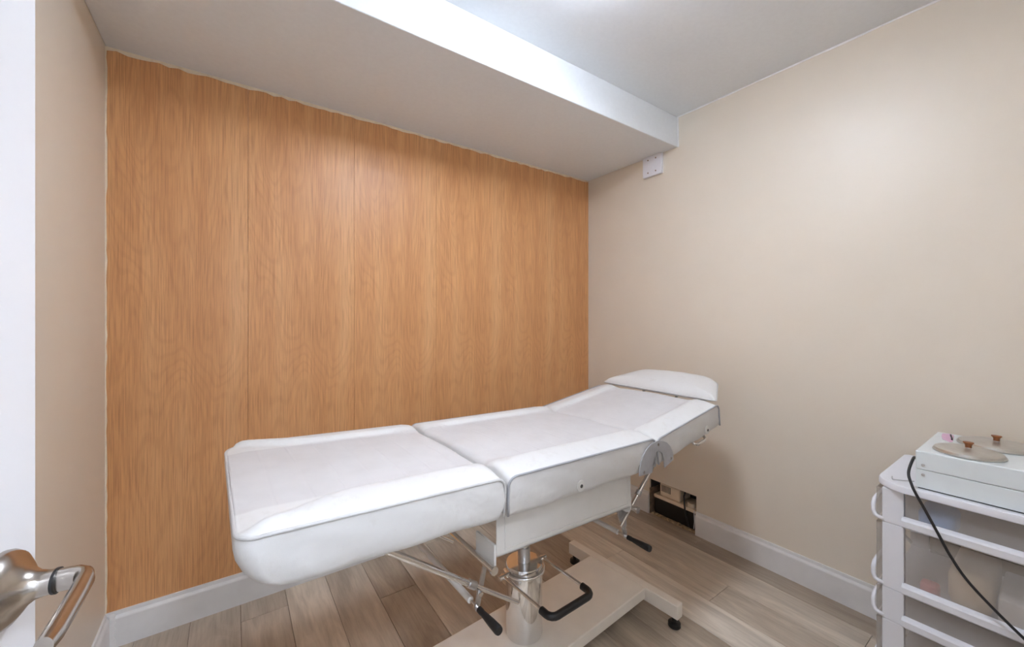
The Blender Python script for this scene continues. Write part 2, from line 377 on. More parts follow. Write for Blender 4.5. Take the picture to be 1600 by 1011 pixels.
ragged('trim_5', (L + BT, D - BT, 0.001), (L + BT, D - BT, ZB), (1, 0, 0), (0, -1, 0), 0.014, 0.004, 0.01, 'white_caulk', 'lumpy white caulk in the corner of the baseboards')

# door and its handle: local +x runs from hinge to free edge, -y is the face towards the camera
da = R(80.0); dd = Vector((math.cos(da), math.sin(da), 0)); LEAF = 0.835
hinge = Vector((-0.19, 0.709, 0)) - dd * LEAF
door = obj('door_1', box(BM(), 0, LEAF, 0, 0.034, 0.012, 2.02, 0.0015, 2), 'door_paint', kind='structure', label='white door standing open at the edge of the view', loc=hinge, rot=(0, 0, da))
hx, hzz = LEAF - 0.060, 0.962
bm = BM(); lathe(bm, [(0.040, -0.0003), (0.040, -0.004), (0.037, -0.010), (0.029, -0.016), (0.020, -0.022), (0.0145, -0.029), (0.0125, -0.037), (0.0125, -0.043)], (hx, 0, hzz), 40, 'y')
hd = obj('door_handle', bm, 'nickel', door, True, label='brushed nickel lever handle')
bm = BM(); lathe(bm, [(0.0133, -0.043), (0.0133, -0.0455)], (hx, 0, hzz), 32, 'y'); obj('collar_ring', bm, 'black_plastic', hd, True)
bm = BM(); pts = [(hx, -0.0455, hzz), (hx, -0.055, hzz), (hx - 0.0005, -0.062, hzz), (hx - 0.004, -0.068, hzz), (hx - 0.012, -0.0715, hzz), (hx - 0.04, -0.0765, hzz), (hx - 0.07, -0.0815, hzz), (hx - 0.10, -0.086, hzz), (hx - 0.118, -0.0875, hzz)]
tube(bm, pts, [0.0122, 0.0122, 0.0120, 0.0115, 0.0110, 0.0108, 0.0106, 0.0105, 0.009], 20, sx=0.72); obj('lever', bm, 'nickel', hd, True, ang=60)
for z in (0.25, 1.02, 1.78):
    bm = BM(); tube(bm, [(-0.008, -0.006, z - 0.045), (-0.008, -0.006, z + 0.045)], 0.0065, 12); box(bm, -0.008, 0.022, -0.0015, -0.0002, z - 0.045, z + 0.045); obj('hinge', bm, 'nickel', door, True)

# ------------------------------------------------------------------ ceiling lamp of the room, and an added fill in the hall
def dome_lamp(loc, glow, label, drop=0.055, rr=0.145):
    e = empty('ceiling_light', loc, 0, label, 'ceiling light', None)
    bm = BM(); lathe(bm, [(0.060, -0.0005), (0.062, -0.008), (0.050, -0.014), (0.012, -0.016), (0.012, -drop + 0.027)], (0, 0, 0), 32); obj('lamp_base', bm, 'nickel', e, True)
    bm = BM(); lathe(bm, [(max(0.006, rr * math.cos(R(t))), -drop - 0.026 * math.sin(R(t))) for t in (-88, -70, -50, -30, -12, 0, 12, 30, 50, 70, 88)], (0, 0, 0), 40); obj('lamp_shade', bm, glow, e, True)
    return e
dome_lamp((0.86, 0.76, ZC), 'room_glow', 'round white glass light hanging just below the ceiling above the treatment bed')
dome_lamp((0.35, -0.85, ZC), 'hall_fill_glow', 'added fill light, a round white dome on the unseen hallway ceiling')  # added lamp out of view, fills the room from the camera side

# ------------------------------------------------------------------ wall plate under the bulkhead
wp = empty('wall_plate', (RW, 1.54, 2.145), 0, 'square white blank plate with four screws under the bulkhead', 'wall plate')
bm = BM(); box(bm, -0.022, -0.0005, -0.068, 0.068, 0, 0.1265, 0.003, 2); obj('plate', bm, 'cart_white', wp)
for sy in (-0.028, 0.028):
    for sz in (0.024, 0.104):
        bm = BM(); lathe(bm, [(0.0046, -0.0221), (0.0046, -0.0232), (0.003, -0.0238)], (0, sy, sz), 12, 'x'); obj('screw', bm, 'stud', wp, True)

# ------------------------------------------------------------------ condensate pump in the opening
pe = empty('condensate_pump', (RW + 0.018, 1.40, 0.005), 0, 'beige and black condensate pump inside the wall opening', 'pump')
bm = BM(); box(bm, 0.004, 0.14, -0.125, 0.150, 0, 0.098, 0.006, 2); obj('tank', bm, 'black_plastic', pe)
bm = BM(); box(bm, 0, 0.145, -0.130, 0.156, 0.0985, 0.120, 0.006, 2); obj('lid', bm, 'beige_plastic', pe)
bm = BM(); box(bm, 0.012, 0.13, -0.02, 0.118, 0.1205, 0.200, 0.008, 3); mh = obj('motor_housing', bm, 'beige_plastic', pe)
for k in range(7):
    obj('vent_slot', box(BM(), 0.0105, 0.0118, 0.100 - k * 0.0095, 0.104 - k * 0.0095, 0.150, 0.190), 'dark_hole', mh)
bm = BM(); lathe(bm, [(0.026, 0.1205), (0.026, 0.135), (0.022, 0.142)], (0.035, -0.085, 0), 24); obj('float_cap', bm, 'beige_plastic', pe, True)
bm = BM(); tube(bm, [(0.02, -0.118, 0.125), (-0.006, -0.121, 0.11), (-0.010, -0.126, 0.06), (-0.004, -0.118, 0.012)], 0.0025, 8); obj('drain_hose', bm, 'paper_white', pe, True)
bm = BM(); tube(bm, [(0.042, -0.048, 0.235), (0.004, -0.052, 0.175), (-0.007, -0.065, 0.095), (-0.008, -0.082, 0.035), (-0.007, -0.09, 0.012)], 0.0045, 10); obj('power_cable', bm, 'black_cable', pe, True, label='black cable')

# ------------------------------------------------------------------ TREATMENT BED
BED = empty('treatment_bed', (0.875, 1.165, 0), R(2.0), 'white vinyl three-section hydraulic treatment bed with chrome column', 'treatment bed')
W = 0.63
def cushion(name, ln, thick, r0=0.0, r1=0.028, endl=0.0, endr=0.0, label=None, bol=0.018, loc=None, pitch=0.0, edge_mat='piping'):
    """pad from x=0..ln, y=+-W/2; z=0 at the top side seam; r0, r1 round the top over the two ends (0 = squared end with its own seam)"""
    rad = (0.035 if not r0 else 0.010, 0.010, 0.010, 0.078 if not r0 else 0.010)
    out = rrect(0, ln, -W / 2, W / 2, rad, 10, 22); n = len(out); cx = ln / 2
    bm = BM()
    def zend(x):
        z = 0.0
        for r, ex in ((r0, x), (r1, ln - x)):
            if r and ex < r: z -= r * (1 - math.sqrt(max(0, 1 - ((r - max(0, ex)) / r) ** 2)))
        return z
    def top(x, y):
        bw = 0.105 if r0 else 0.03 + 0.075 * smooth(0.0, 0.22, x)
        e = W / 2 - abs(y); q = e / bw
        z = bol * math.sin(math.pi * 0.66 * min(1, q)) if q < 1 else bol * math.sin(math.pi * 0.66)
        z -= bol * 0.62 * smooth(0.80, 1.12, q)
        if not r0: z *= smooth(-0.002, 0.05, x)
        z *= 0.75 + 0.25 * smooth(0, 0.04, ln - x)
        return z + 0.005 * smooth(bw, 0.315, e) + zend(x)
    def ring(inset, z, bulge=0.0):
        r = []
        for x, y in out:
            sx = (ln / 2 - inset + bulge) / (ln / 2); sy = (W / 2 - inset + bulge) / (W / 2)
            X, Y = cx + (x - cx) * sx, y * sy
            t = max(0, -z / thick); Z = z + zend(x) * (1 - t)
            if endl and x < 0.12: X += endl * (t ** 2.6) * (1 - smooth(0, 0.12, x))
            if endr and x > ln - 0.12: X -= endr * (t ** 2.6) * (1 - smooth(0, 0.12, ln - x))
            Z += 0.0022 * math.sin(x * 31 + y * 17) * (t if z < 0 else 0)
            if -thick * 0.9 < z < -0.01:
                Y += (0.0022 * math.sin(x * 38 + z * 75) + 0.0012 * math.sin(x * 83 - z * 40)) * (1 if y < 0 else -1)
            r.append(bm.verts.new((X, Y, Z)))
        return r
    rings = [ring(0.055, -thick), ring(0.022, -thick + 0.001), ring(0.008, -thick + 0.008), ring(0.001, -thick + 0.022), ring(0, -thick * 0.62, 0.002), ring(0, -thick * 0.42, 0.003), ring(0, -thick * 0.25, 0.003), ring(0, -0.014, 0.002), ring(0, -0.004, 0.0)]
    for a, b in zip(rings, rings[1:]):
        for k in range(n): bm.faces.new((a[k], a[(k + 1) % n], b[(k + 1) % n], b[k]))
    bm.faces.new(rings[0][::-1])
    last = rings[-1]
    for d in (0.0025, 0.006, 0.010, 0.015, 0.021, 0.028, 0.036, 0.046, 0.058, 0.070, 0.080, 0.088, 0.096, 0.104, 0.112, 0.12, 0.14, 0.17, 0.21, 0.25, 0.285, 0.305):
        r = []
        for x, y in out:
            sx = (ln / 2 - min(d, ln / 2 * 0.93)) / (ln / 2); sy = (W / 2 - d) / (W / 2)
            X, Y = cx + (x - cx) * sx, y * sy; r.append(bm.verts.new((X, Y, top(X, Y))))
        for k in range(n): bm.faces.new((last[k], last[(k + 1) % n], r[(k + 1) % n], r[k]))
        last = r
    bm.faces.new(last)
    o = obj(name, bm, 'quilted_vinyl', BED, True, loc, (0, pitch, 0), label=label, ang=70)
    # piping round each side panel; the squared end is joined across
    def run(s):
        y = s * (W / 2 + 0.0015); P = []
        if r0: P += [(0.001, y, -thick * 0.86), (0.0, y, -thick * 0.5), (0.0, y, -r0 - 0.004)] + [(r0 * (1 - math.cos(R(a))), y, -r0 * (1 - math.sin(R(a)))) for a in (0, 20, 40, 60, 80)]
        m = 26; xs = r0 if r0 else (0.04 if s < 0 else 0.08)
        P += [(xs + (ln - r1 - xs) * k / m, y, 0) for k in range(m + 1)]
        P += [(ln - r1 * (1 - math.sin(R(a))), y, -r1 * (1 - math.cos(R(a)))) for a in (20, 40, 60, 80, 90)] + [(ln, y, -thick * 0.5), (ln - 0.001, y, -thick * 0.86)]
        return P
    if r0:
        for s in (-1, 1):
            bm = BM(); tube(bm, run(s), 0.0034, 8); obj('piping', bm, edge_mat, o, True, ang=0)
    else:
        end = [(x, y, -0.002) for x, y in rrect(0, ln, -W / 2, W / 2, (rad[0], 0.01, 0.01, rad[3]), 10, 20) if x < 0.04 or (x < rad[3] and y > 0)]
        # order the end points from near (-y) to far (+y)
        end.sort(key=lambda p: p[1])
        P = run(-1)[::-1] + end + run(1)
        Q = [P[0]]
        for p in P[1:]:
            if (Vector(p) - Vector(Q[-1])).length > 0.003: Q.append(p)
        bm = BM(); tube(bm, Q, 0.0036, 8); obj('piping', bm, edge_mat, o, True, ang=0)
    return o
def at_end(xr, zr, ln, pitch):
    """location of the pad origin (x=0 end) so that its x=ln end lies at xr,zr"""
    return (xr - ln * math.cos(pitch), 0, zr + ln * math.sin(pitch))
FT = cushion('leg_cushion', 0.567, 0.112, 0.0, 0.026, endl=0.055, label='long white leg section with rounded foot end', loc=at_end(-0.316, 0.840, 0.567, R(3.0)), pitch=R(3.0), edge_mat='piping_white')
ST = cushion('seat_cushion', 0.652, 0.114, 0.026, 0.024, label='white middle seat section with an eyelet', loc=(-0.306, 0, 0.838), pitch=R(1.7))
BK = cushion('back_cushion', 0.462, 0.106, 0.026, 0.022, label='white raised back section with an eyelet', loc=(0.352, 0, 0.812), pitch=R(-8.3))
def eyelet(pad, x, z):
    bm = BM(); lathe(bm, [(0.017, -0.0005), (0.017, -0.003), (0.006, -0.0045)], (x, -W / 2 - 0.0018, z), 24, 'y'); e = obj('eyelet', bm, 'eyelet', pad, True)
    bm = BM(); lathe(bm, [(0.0055, -0.0046), (0.0055, -0.0052)], (x, -W / 2 - 0.0018, z), 16, 'y'); obj('eyelet_hole', bm, 'dark_hole', e, True)
eyelet(ST, 0.268, -0.080); eyelet(BK, 0.350, -0.076)
# headrest pillow: wide front edge, narrower round rear
def headrest():
    bm = BM(); fr, re_, lnn = 0.305, 0.20, 0.235
    ctrl = [(0.006, fr, 0.012), (0.0, -fr, 0.012), (0.215, -0.212, 0.05), (0.236, 0.0, 0.3), (0.215, 0.212, 0.05)]
    out = []; m = len(ctrl)
    for i in range(m):
        (x, y, rr), p, q = ctrl[i], ctrl[i - 1], ctrl[(i + 1) % m]; c = Vector((x, y))
        a = c + (Vector(p[:2]) - c).normalized() * rr; b = c + (Vector(q[:2]) - c).normalized() * rr
        if rr > 0.2: a = c + Vector((0.0, -0.05)); b = c + Vector((0.0, 0.05))
        for k in range(9): t = k / 8; v = a * (1 - t) ** 2 + c * 2 * t * (1 - t) + b * t * t; out.append((v.x, v.y))
        nx_ = ctrl[(i + 1) % m]; cn = Vector(nx_[:2]); rn = nx_[2]
        e = cn + (c - cn).normalized() * rn if rn <= 0.2 else cn + Vector((0, -0.05))
        for k in range(1, 12): t = k / 12; v = b * (1 - t) + e * t; out.append((v.x, v.y))
    n = len(out); cx = lnn * 0.5
    def ring(s, z): return [bm.verts.new((cx + (x - cx) * s, y * s, z)) for x, y in out]
    prof = [(0.25, -0.020), (0.7, -0.019), (0.90, -0.014), (0.985, -0.004), (1.0, 0.001), (0.985, 0.006), (0.93, 0.018), (0.85, 0.027), (0.7, 0.034), (0.5, 0.038), (0.25, 0.040)]
    rg = [ring(s, z) for s, z in prof]
    for a, b in zip(rg, rg[1:]):
        for k in range(n): bm.faces.new((a[k], a[(k + 1) % n], b[(k + 1) % n], b[k]))
    bm.faces.new(rg[0][::-1]); bm.faces.new(rg[-1])
    o = obj('headrest', bm, 'white_vinyl', BED, True, (0.797, -0.008, 0.895), (0, R(-13), 0), label='white vinyl headrest pillow at the wall end', ang=80)
    bm = BM(); loop_tube(bm, [(x, y, 0.0) for x, y in out], 0.0036, 8); obj('piping', bm, 'piping_white', o, True, ang=0)
    for s in (-1, 1):
        bm = BM(); tube(bm, [(-0.05, s * 0.09, -0.075), (0.03, s * 0.09, -0.055), (0.075, s * 0.09, -0.021)], 0.007, 10); obj('mounting_rod', bm, 'chrome', o, True)
headrest()
# seat frame: folded white sheet metal box
FY = 0.25
bm = BM()
for s in (-1, 1):
    y0, y1 = sorted((s * FY, s * (FY - 0.004)))
    prism(bm, [(-0.297, 0.716), (0.292, 0.698), (0.292, 0.566), (-0.297, 0.598)], 'y', y0, y1)
    y0, y1 = sorted((s * FY, s * (FY - 0.032)))       # flanges
    prism(bm, [(-0.297, 0.602), (0.292, 0.570), (0.292, 0.566), (-0.297, 0.598)], 'y', y0, y1)
    prism(bm, [(-0.297, 0.720), (0.292, 0.702), (0.292, 0.698), (-0.297, 0.716)], 'y', y0, y1)
box(bm, -0.05, 0.05, -FY + 0.004, FY - 0.004, 0.585, 0.60)
FR = obj('seat_frame', bm, 'frame_paint', BED, label='white sheet metal seat frame')
for s in (-1, 1):     # pressed panel edge on each side
    bm = BM(); y = s * (FY + 0.0008)
    tube(bm, [(-0.270, y, 0.700), (-0.270, y, 0.612), (0.272, y, 0.582), (0.272, y, 0.690)], 0.0016, 6); obj('pressed_edge', bm, 'frame_paint', FR, True)
def bracket(x0, x1, ztop, zbot, s, name='end_bracket'):
    """rounded ear plate that carries the pivot rod"""
    y0, y1 = sorted((s * 0.155, s * 0.248)); r = (y1 - y0)
    bm = BM(); poly = [(y0, ztop), (y0, zbot + 0.015), (y0 + 0.008, zbot + 0.003), (y0 + 0.02, zbot), (y1 - 0.02, zbot), (y1 - 0.008, zbot + 0.003), (y1, zbot + 0.015), (y1, ztop)]
    prism(bm, poly, 'x', x0, x1); return obj(name, bm, 'frame_paint', FR)
for s in (-1, 1):
    bracket(-0.304, -0.2975, 0.632, 0.560, s); bracket(0.2925, 0.299, 0.60, 0.540, s)
for x, z in ((-0.307, 0.578), (0.300, 0.555)):
    bm = BM(); tube(bm, [(x - 0.010 * (1 if x < 0 else -1), -0.262, z), (x - 0.010 * (1 if x < 0 else -1), 0.262, z)], 0.0085, 14); obj('pivot_rod', bm, 'chrome', BED, True)
    for s in (-1, 1):
        bm = BM(); tube(bm, [(x - 0.010 * (1 if x < 0 else -1), s * 0.2625, z), (x - 0.010 * (1 if x < 0 else -1), s * 0.270, z)], 0.0115, 14); obj('pivot_cap', bm, 'chrome', BED, True)
# links, slide rods, release rods
def flat_bar(bm, a, b, wd, th, y):
    a, b = Vector((a[0], 0, a[1])), Vector((b[0], 0, b[1])); d = (b - a).normalized(); p = Vector((-d.z, 0, d.x)) * wd / 2
    q = [(v.x, v.z) for v in (a + p, a - p, b - p, b + p)]; prism(bm, q, 'y', y - th / 2, y + th / 2)
def release(pivot, rodc, slide0, slide1, pw0, pw1, y_in):
    for s in (-1, 1):
        bm = BM(); y = s * 0.198
        dx, dz = rodc[0] - pivot[0], rodc[1] - pivot[1]; l = math.hypot(dx, dz); ux, uz = dx / l, dz / l; nx, nz = -uz, ux
        poly = [(pivot[0] + nx * pw0, pivot[1] + nz * pw0), (pivot[0] - nx * pw0, pivot[1] - nz * pw0), (rodc[0] - nx * pw1, rodc[1] - nz * pw1), (rodc[0] + ux * 0.012, rodc[1] + uz * 0.012), (rodc[0] + nx * pw1, rodc[1] + nz * pw1)]
        prism(bm, poly, 'y', y - 0.003, y + 0.003); lk = obj('link_plate', bm, 'steel', BED)
        bm = BM(); m = ((pivot[0] * 0.3 + rodc[0] * 0.7), (pivot[1] * 0.3 + rodc[1] * 0.7)); tube(bm, [(m[0], y - 0.010, m[1]), (m[0], y + 0.010, m[1])], 0.007, 6); obj('bolt', bm, 'chrome', lk, True)
        ys = s * 0.212 if s < 0 else s * 0.184
        bm = BM(); a = Vector((slide0[0], ys, slide0[1])); b = Vector((slide1[0], ys, slide1[1])); d = (b - a)
        tube(bm, [a, a + d * 0.62], 0.0085, 14); tube(bm, [a + d * 0.60, b], 0.0062, 14); sr = obj('support_rod', bm, 'chrome', BED, True)
        bm = BM(); tube(bm, [a + d * 0.585, a + d * 0.635], 0.0115, 14); obj('lock_collar', bm, 'steel', sr, True)
    bm = BM(); tube(bm, [(rodc[0], 0.215, rodc[1]), (rodc[0], -0.165, rodc[1])], 0.0095, 14); rb = obj('release_bar', bm, 'frame_paint', BED, True)
    bm = BM(); tube(bm, [(rodc[0], -0.165, rodc[1]), (rodc[0], -0.226, rodc[1])], 0.0048, 12); obj('handle_rod', bm, 'chrome', rb, True)
    bm = BM(); tube(bm, [(rodc[0], -0.210, rodc[1]), (rodc[0], -0.224, rodc[1]), (rodc[0], -0.228, rodc[1]), (rodc[0], -0.270, rodc[1]), (rodc[0], -0.300, rodc[1]), (rodc[0], -0.306, rodc[1])], [0.0085, 0.0088, 0.0078, 0.0110, 0.0122, 0.0105], 16); obj('grip', bm, 'black_rubber', rb, True, label='black rubber grip', ang=60)
release((-0.298, 0.566), (-0.328, 0.448), (-0.60, 0.712), (-0.195, 0.410), 0.006, 0.008, 0)
release((0.304, 0.545), (0.330, 0.426), (0.560, 0.722), (0.285, 0.482), 0.026, 0.008, 0)
# hinge plates between seat and back
for s in (-1, 1):
    bm = BM(); cxh = 0.348; ap = 0.812
    outer = [(0.241, 0.712)] + [(cxh - 0.018 - 0.089 * math.cos(R(a)) ** 1.0 + 0.0, 0.712 + 0.098 * math.sin(R(a))) for a in (15, 30, 45, 60, 75)] + [(0.346, ap)]
    outer += [(cxh + 0.010 + 0.092 * math.sin(R(a)), 0.722 + 0.086 * math.cos(R(a))) for a in (15, 32, 50, 66, 80)] + [(0.449, 0.724)]
    inner = [(0.392, 0.707)] + [(0.352 + 0.040 * math.cos(R(a)), 0.707 + 0.070 * math.sin(R(a))) for a in (25, 50, 70, 90, 110, 130, 155)] + [(0.314, 0.707)]
    y0, y1 = sorted((s * (W / 2 + 0.005), s * (W / 2 + 0.009)))
    prism(bm, outer + inner, 'y', y0, y1); hp = obj('hinge_plate', bm, 'grey_steel', BED, label='grey arched steel hinge plate')
    for p in ((0.347, 0.800), (0.262, 0.722), (0.430, 0.733)):
        y0, y1 = sorted((W / 2 + 0.0092, W / 2 + 0.0125)); bm = BM(); lathe(bm, [(0.005, s * y0), (0.005, s * y1)], (p[0], 0, p[1]), 12, 'y'); obj('rivet', bm, 'chrome', hp, True)
# small chrome handle under the back section
bm = BM(); tube(bm, [(0.64, -0.27, 0.752), (0.645, -0.30, 0.737), (0.66, -0.305, 0.734), (0.715, -0.305, 0.742), (0.73, -0.30, 0.746), (0.735, -0.27, 0.766)], 0.006, 10); obj('pull_handle', bm, 'chrome', BED, True)
# hydraulic column
bm = BM(); lathe(bm, [(0.066, 0.1005), (0.067, 0.104), (0.067, 0.352), (0.0645, 0.357), (0.030, 0.358)], (0, 0, 0), 48); col_ = obj('hydraulic_cylinder', bm, 'chrome', BED, True, label='polished chrome hydraulic column')
bm = BM(); lathe(bm, [(0.0225, 0.3585), (0.0225, 0.41)], (0, 0, 0), 28); obj('piston_collar', bm, 'steel', col_, True)
bm = BM(); lathe(bm, [(0.017, 0.4105), (0.017, 0.584)], (0, 0, 0), 28); obj('piston', bm, 'chrome', BED, True)
# foot pedal
bm = BM()
prz = 0.335
tube(bm, [(0.072 * math.cos(R(a)), 0.072 * math.sin(R(a)), prz) for a in range(-205, 26, 15)], 0.006, 10)
tube(bm, [(-0.112, 0.0, prz), (-0.068, 0.0, prz)], 0.0085, 12); tube(bm, [(0.068, 0.0, prz), (0.105, 0.0, prz)], 0.0085, 12)
for x in (-0.092, 0.092): tube(bm, [(x, 0.012, prz), (x, -0.205, prz + 0.002)], 0.0058, 12)
fp = obj('foot_pedal', bm, 'chrome', BED, True)
bm = BM(); pp = [(-0.092, -0.200, prz), (-0.092, -0.222, prz)] + [(-0.067 - 0.025 * math.cos(R(a)), -0.222 - 0.025 * math.sin(R(a)), prz) for a in (22, 45, 68, 90)]
pp += [(0.0, -0.247, prz)] + [(0.067 + 0.025 * math.sin(R(a)), -0.222 - 0.025 * math.cos(R(a)), prz) for a in (0, 22, 45, 68, 90)] + [(0.092, -0.200, prz)]
tube(bm, pp, 0.0118, 14); obj('pedal_sleeve', bm, 'black_rubber', fp, True, label='black rubber pedal sleeve', ang=60)
# base: wide plate with a crossbar at each end and four feet
brot = R(1.8)
bm = BM(); box(bm, -0.552, 0.552, -0.150, 0.150, 0.056, 0.100, 0.004, 2); bs = obj('base', bm, 'base_paint', BED, rot=(0, 0, brot), label='cream painted steel base plate')
for s in (-1, 1):
    x0, x1 = sorted((s * 0.5525, s * 0.592)); bm = BM(); box(bm, x0, x1, -0.292, 0.292, 0.044, 0.100, 0.003, 2); cb = obj('crossbar', bm, 'base_paint', bs)
    for t in (-1, 1):
        bm = BM(); lathe(bm, [(0.022, 0.0), (0.025, 0.004), (0.024, 0.016), (0.010, 0.020), (0.010, 0.0438)], (s * 0.572, t * 0.268, 0), 20); obj('foot', bm, 'black_rubber', cb, True)

# ------------------------------------------------------------------ DRAWER CART (against the right wall)
CX, CY1, CY0, CXB = 1.745, 0.366, -0.085, 2.155
CART = empty('drawer_cart', ((CX + CXB) / 2, (CY0 + CY1) / 2, 0), 0, 'white plastic drawer cart with frosted drawers beside the cream wall', 'drawer cart')
ox, oy = CART.location.x, CART.location.y
def cb_(name, mat, boxes, parent=CART, bev=0.0, lab=None, smooth_=False):
    bm = BM()
    for b in boxes: box(bm, b[0] - ox, b[1] - ox, b[2] - oy, b[3] - oy, b[4], b[5], bev, 2)
    return obj(name, bm, mat, parent, smooth_, label=lab)
def slab(z0, z1, grow, r, name):
    bm = BM(); o_ = rrect(CX - grow - ox, CXB - ox, CY0 - grow - oy, CY1 + grow - oy, (r, 0.02, 0.02, r), 10, 2)
    n = len(o_); c = (0, 0)
    def rg(i, z): return [bm.verts.new((x * (1 - i / 0.2), y * (1 - i / 0.22), z)) for x, y in o_]
    rs = [rg(0.004, z0), rg(0, z0 + 0.003), rg(0, z1 - 0.006), rg(0.002, z1 - 0.001), rg(0.006, z1), rg(0.012, z1 - 0.0005)]
    for a, b in zip(rs, rs[1:]):
        for k in range(n): bm.faces.new((a[k], a[(k + 1) % n], b[(k + 1) % n], b[k]))
    bm.faces.new(rs[0][::-1]); bm.faces.new(rs[-1])
    return obj(name, bm, 'cart_white', CART, True, ang=35)
slab(0.694, 0.717, 0.020, 0.085, 'cart_top')
tiers = [(0.582, 0.6935), (0.371, 0.5815), (0.267, 0.3705), (0.062, 0.2665)]
for i, (z0, z1) in enumerate(tiers):
    # frame of the tier: two front posts, two back posts, lower deck
    bs_ = [(CX, CX + 0.022, CY1 - 0.052, CY1, z0, z1), (CX, CX + 0.022, CY0, CY0 + 0.052, z0, z1), (CXB - 0.022, CXB, CY1 - 0.05, CY1, z0, z1), (CXB - 0.022, CXB, CY0, CY0 + 0.05, z0, z1),
           (CX + 0.030, CXB, CY0 + 0.004, CY1 - 0.004, z0, z0 + 0.005)]
    tf = cb_('tier_frame', 'cart_white', bs_, bev=0.002)
    # side band that bows out of the frame on both ends
    for s, ye in ((1, CY1), (-1, CY0)):
        bm = BM(); yb = ye + s * 0.0225
        pts = [(CX + 0.002, ye - s * 0.004, z0 + 0.009), (CX + 0.002, ye + s * 0.010, z0 + 0.010), (CX + 0.003, ye + s * 0.018, z0 + 0.015), (CX + 0.006, yb, z0 + 0.026), (CX + 0.008, yb + s * 0.001, z0 + 0.046), (CX + 0.018, yb, z0 + 0.060), (CX + 0.05, yb, z0 + 0.064), (CXB - 0.07, yb, z0 + 0.064), (CXB - 0.03, ye - s * 0.002, z0 + 0.02)]
        tube(bm, [(a - ox, b - oy, c) for a, b, c in pts], 0.0062, 10); obj('side_band', bm, 'cart_white', tf, True, ang=0)
    # frosted drawer with a white lip
    dz0, dz1 = z0 + 0.034, z1 - 0.006
    ya, yb_ = CY0 + 0.054, CY1 - 0.054; xi = CX + 0.004; t = 0.002
    bm = BM()
    prism(bm, [(xi - ox, ya - oy), (xi + t - ox, ya - oy), (xi + t - ox, yb_ - oy), (xi - ox, yb_ - oy)], 'z', dz0, dz1)
    dr = obj('drawer', bm, 'frosted_plastic', CART, label='frosted translucent drawer')
    bm = BM()
    for s, ye in ((1, CY1), (-1, CY0)):
        yo, yi = ye + s * 0.0158, ye + s * 0.0138
        a, b = sorted((yo, yi)); box(bm, CX + 0.010 - ox, CXB - 0.03 - ox, a - oy, b - oy, z0 + 0.006, dz1)
        a, b = sorted((ye + s * 0.002, yo)); box(bm, CX + 0.008 - ox, CX + 0.0098 - ox, a - oy, b - oy, z0 + 0.006, dz1)
    box(bm, CXB - 0.030 - ox, CXB - 0.028 - ox, CY0 + 0.055 - oy, CY1 - 0.055 - oy, z0 + 0.006, dz1)
    obj('drawer_shell', bm, 'frosted_plastic', dr)
    bm = BM(); poly = [(CX + 0.006 - ox, z0 + 0.0005), (CX - 0.006 - ox, z0 + 0.0005), (CX - 0.012 - ox, z0 + 0.006), (CX - 0.012 - ox, z0 + 0.024), (CX - 0.008 - ox, z0 + 0.030), (CX + 0.003 - ox, z0 + 0.0335), (CX + 0.006 - ox, z0 + 0.0335)]
    prism(bm, poly, 'y', CY0 + 0.048 - oy, CY1 - 0.048 - oy); obj('drawer_lip', bm, 'cart_white', dr)
for x in (CX + 0.05, CXB - 0.05):
    for y in (CY0 + 0.05, CY1 - 0.05):
        bm = BM(); lathe(bm, [(0.022, -0.009), (0.025, -0.006), (0.025, 0.006), (0.022, 0.009)], (x - ox, y - oy, 0.025), 20, 'y'); cs = obj('caster', bm, 'black_rubber', CART, True)
        bm = BM(); box(bm, x - 0.012 - ox, x + 0.012 - ox, y - 0.014 - oy, y - 0.010 - oy, 0.02, 0.0615); box(bm, x - 0.012 - ox, x + 0.012 - ox, y + 0.010 - oy, y + 0.014 - oy, 0.02, 0.0615); obj('caster_fork', bm, 'cart_white', cs)
# things inside the drawers
def blob(name, mat, x0, x1, y0, y1, z0, z1, label, cat, bev=0.012):
    bm = BM(); box(bm, x0, x1, y0, y1, z0, z1, bev, 3); return obj(name, bm, mat, None, True, label=label, cat=cat)
blob('cleaning_cloth', 'blue_plastic', CX + 0.0075, CX + 0.12, 0.205, 0.285, 0.587, 0.655, 'folded blue cloth seen through the top frosted drawer', 'cloth', 0.015)
blob('storage_box', 'paper_white', CX + 0.0075, CX + 0.22, 0.03, 0.125, 0.376, 0.465, 'white box seen through the tall frosted drawer', 'box', 0.006)
blob('towel', 'beige_plastic', CX + 0.02, CX + 0.30, 0.135, 0.225, 0.376, 0.500, 'pale folded towel behind the tall frosted drawer front', 'towel', 0.03)
blob('small_jar', 'red_plastic', CX + 0.012, CX + 0.055, 0.240, 0.282, 0.376, 0.425, 'small reddish jar seen through the tall frosted drawer', 'jar', 0.01)

# ------------------------------------------------------------------ WAX WARMER on the cart
bx0, bx1, by0, by1, bz0, bz1 = 1.752, 2.10, 0.055, 0.288, 0.7172, 0.834
WX = empty('wax_warmer', ((bx0 + bx1) / 2, (by0 + by1) / 2, bz0), 0, 'white metal two-pot wax warmer box on top of the drawer cart', 'wax warmer')
wx, wy = WX.location.x, WX.location.y; hX, hY = (bx1 - bx0) / 2, (by1 - by0) / 2
zs = 0.060
bm = BM(); box(bm, -hX, hX, -hY, hY, 0.003, zs - 0.0008, 0.0015, 2); obj('lower_casing', bm, 'box_white', WX)
bm = BM(); box(bm, -hX - 0.001, hX + 0.001, -hY - 0.001, hY + 0.001, zs, bz1 - bz0, 0.003, 2); up_ = obj('upper_casing', bm, 'box_white', WX)
obj('rubber_mat', box(BM(), -hX + 0.004, hX - 0.004, -hY + 0.004, hY - 0.004, 0.0, 0.003), 'black_rubber', WX)
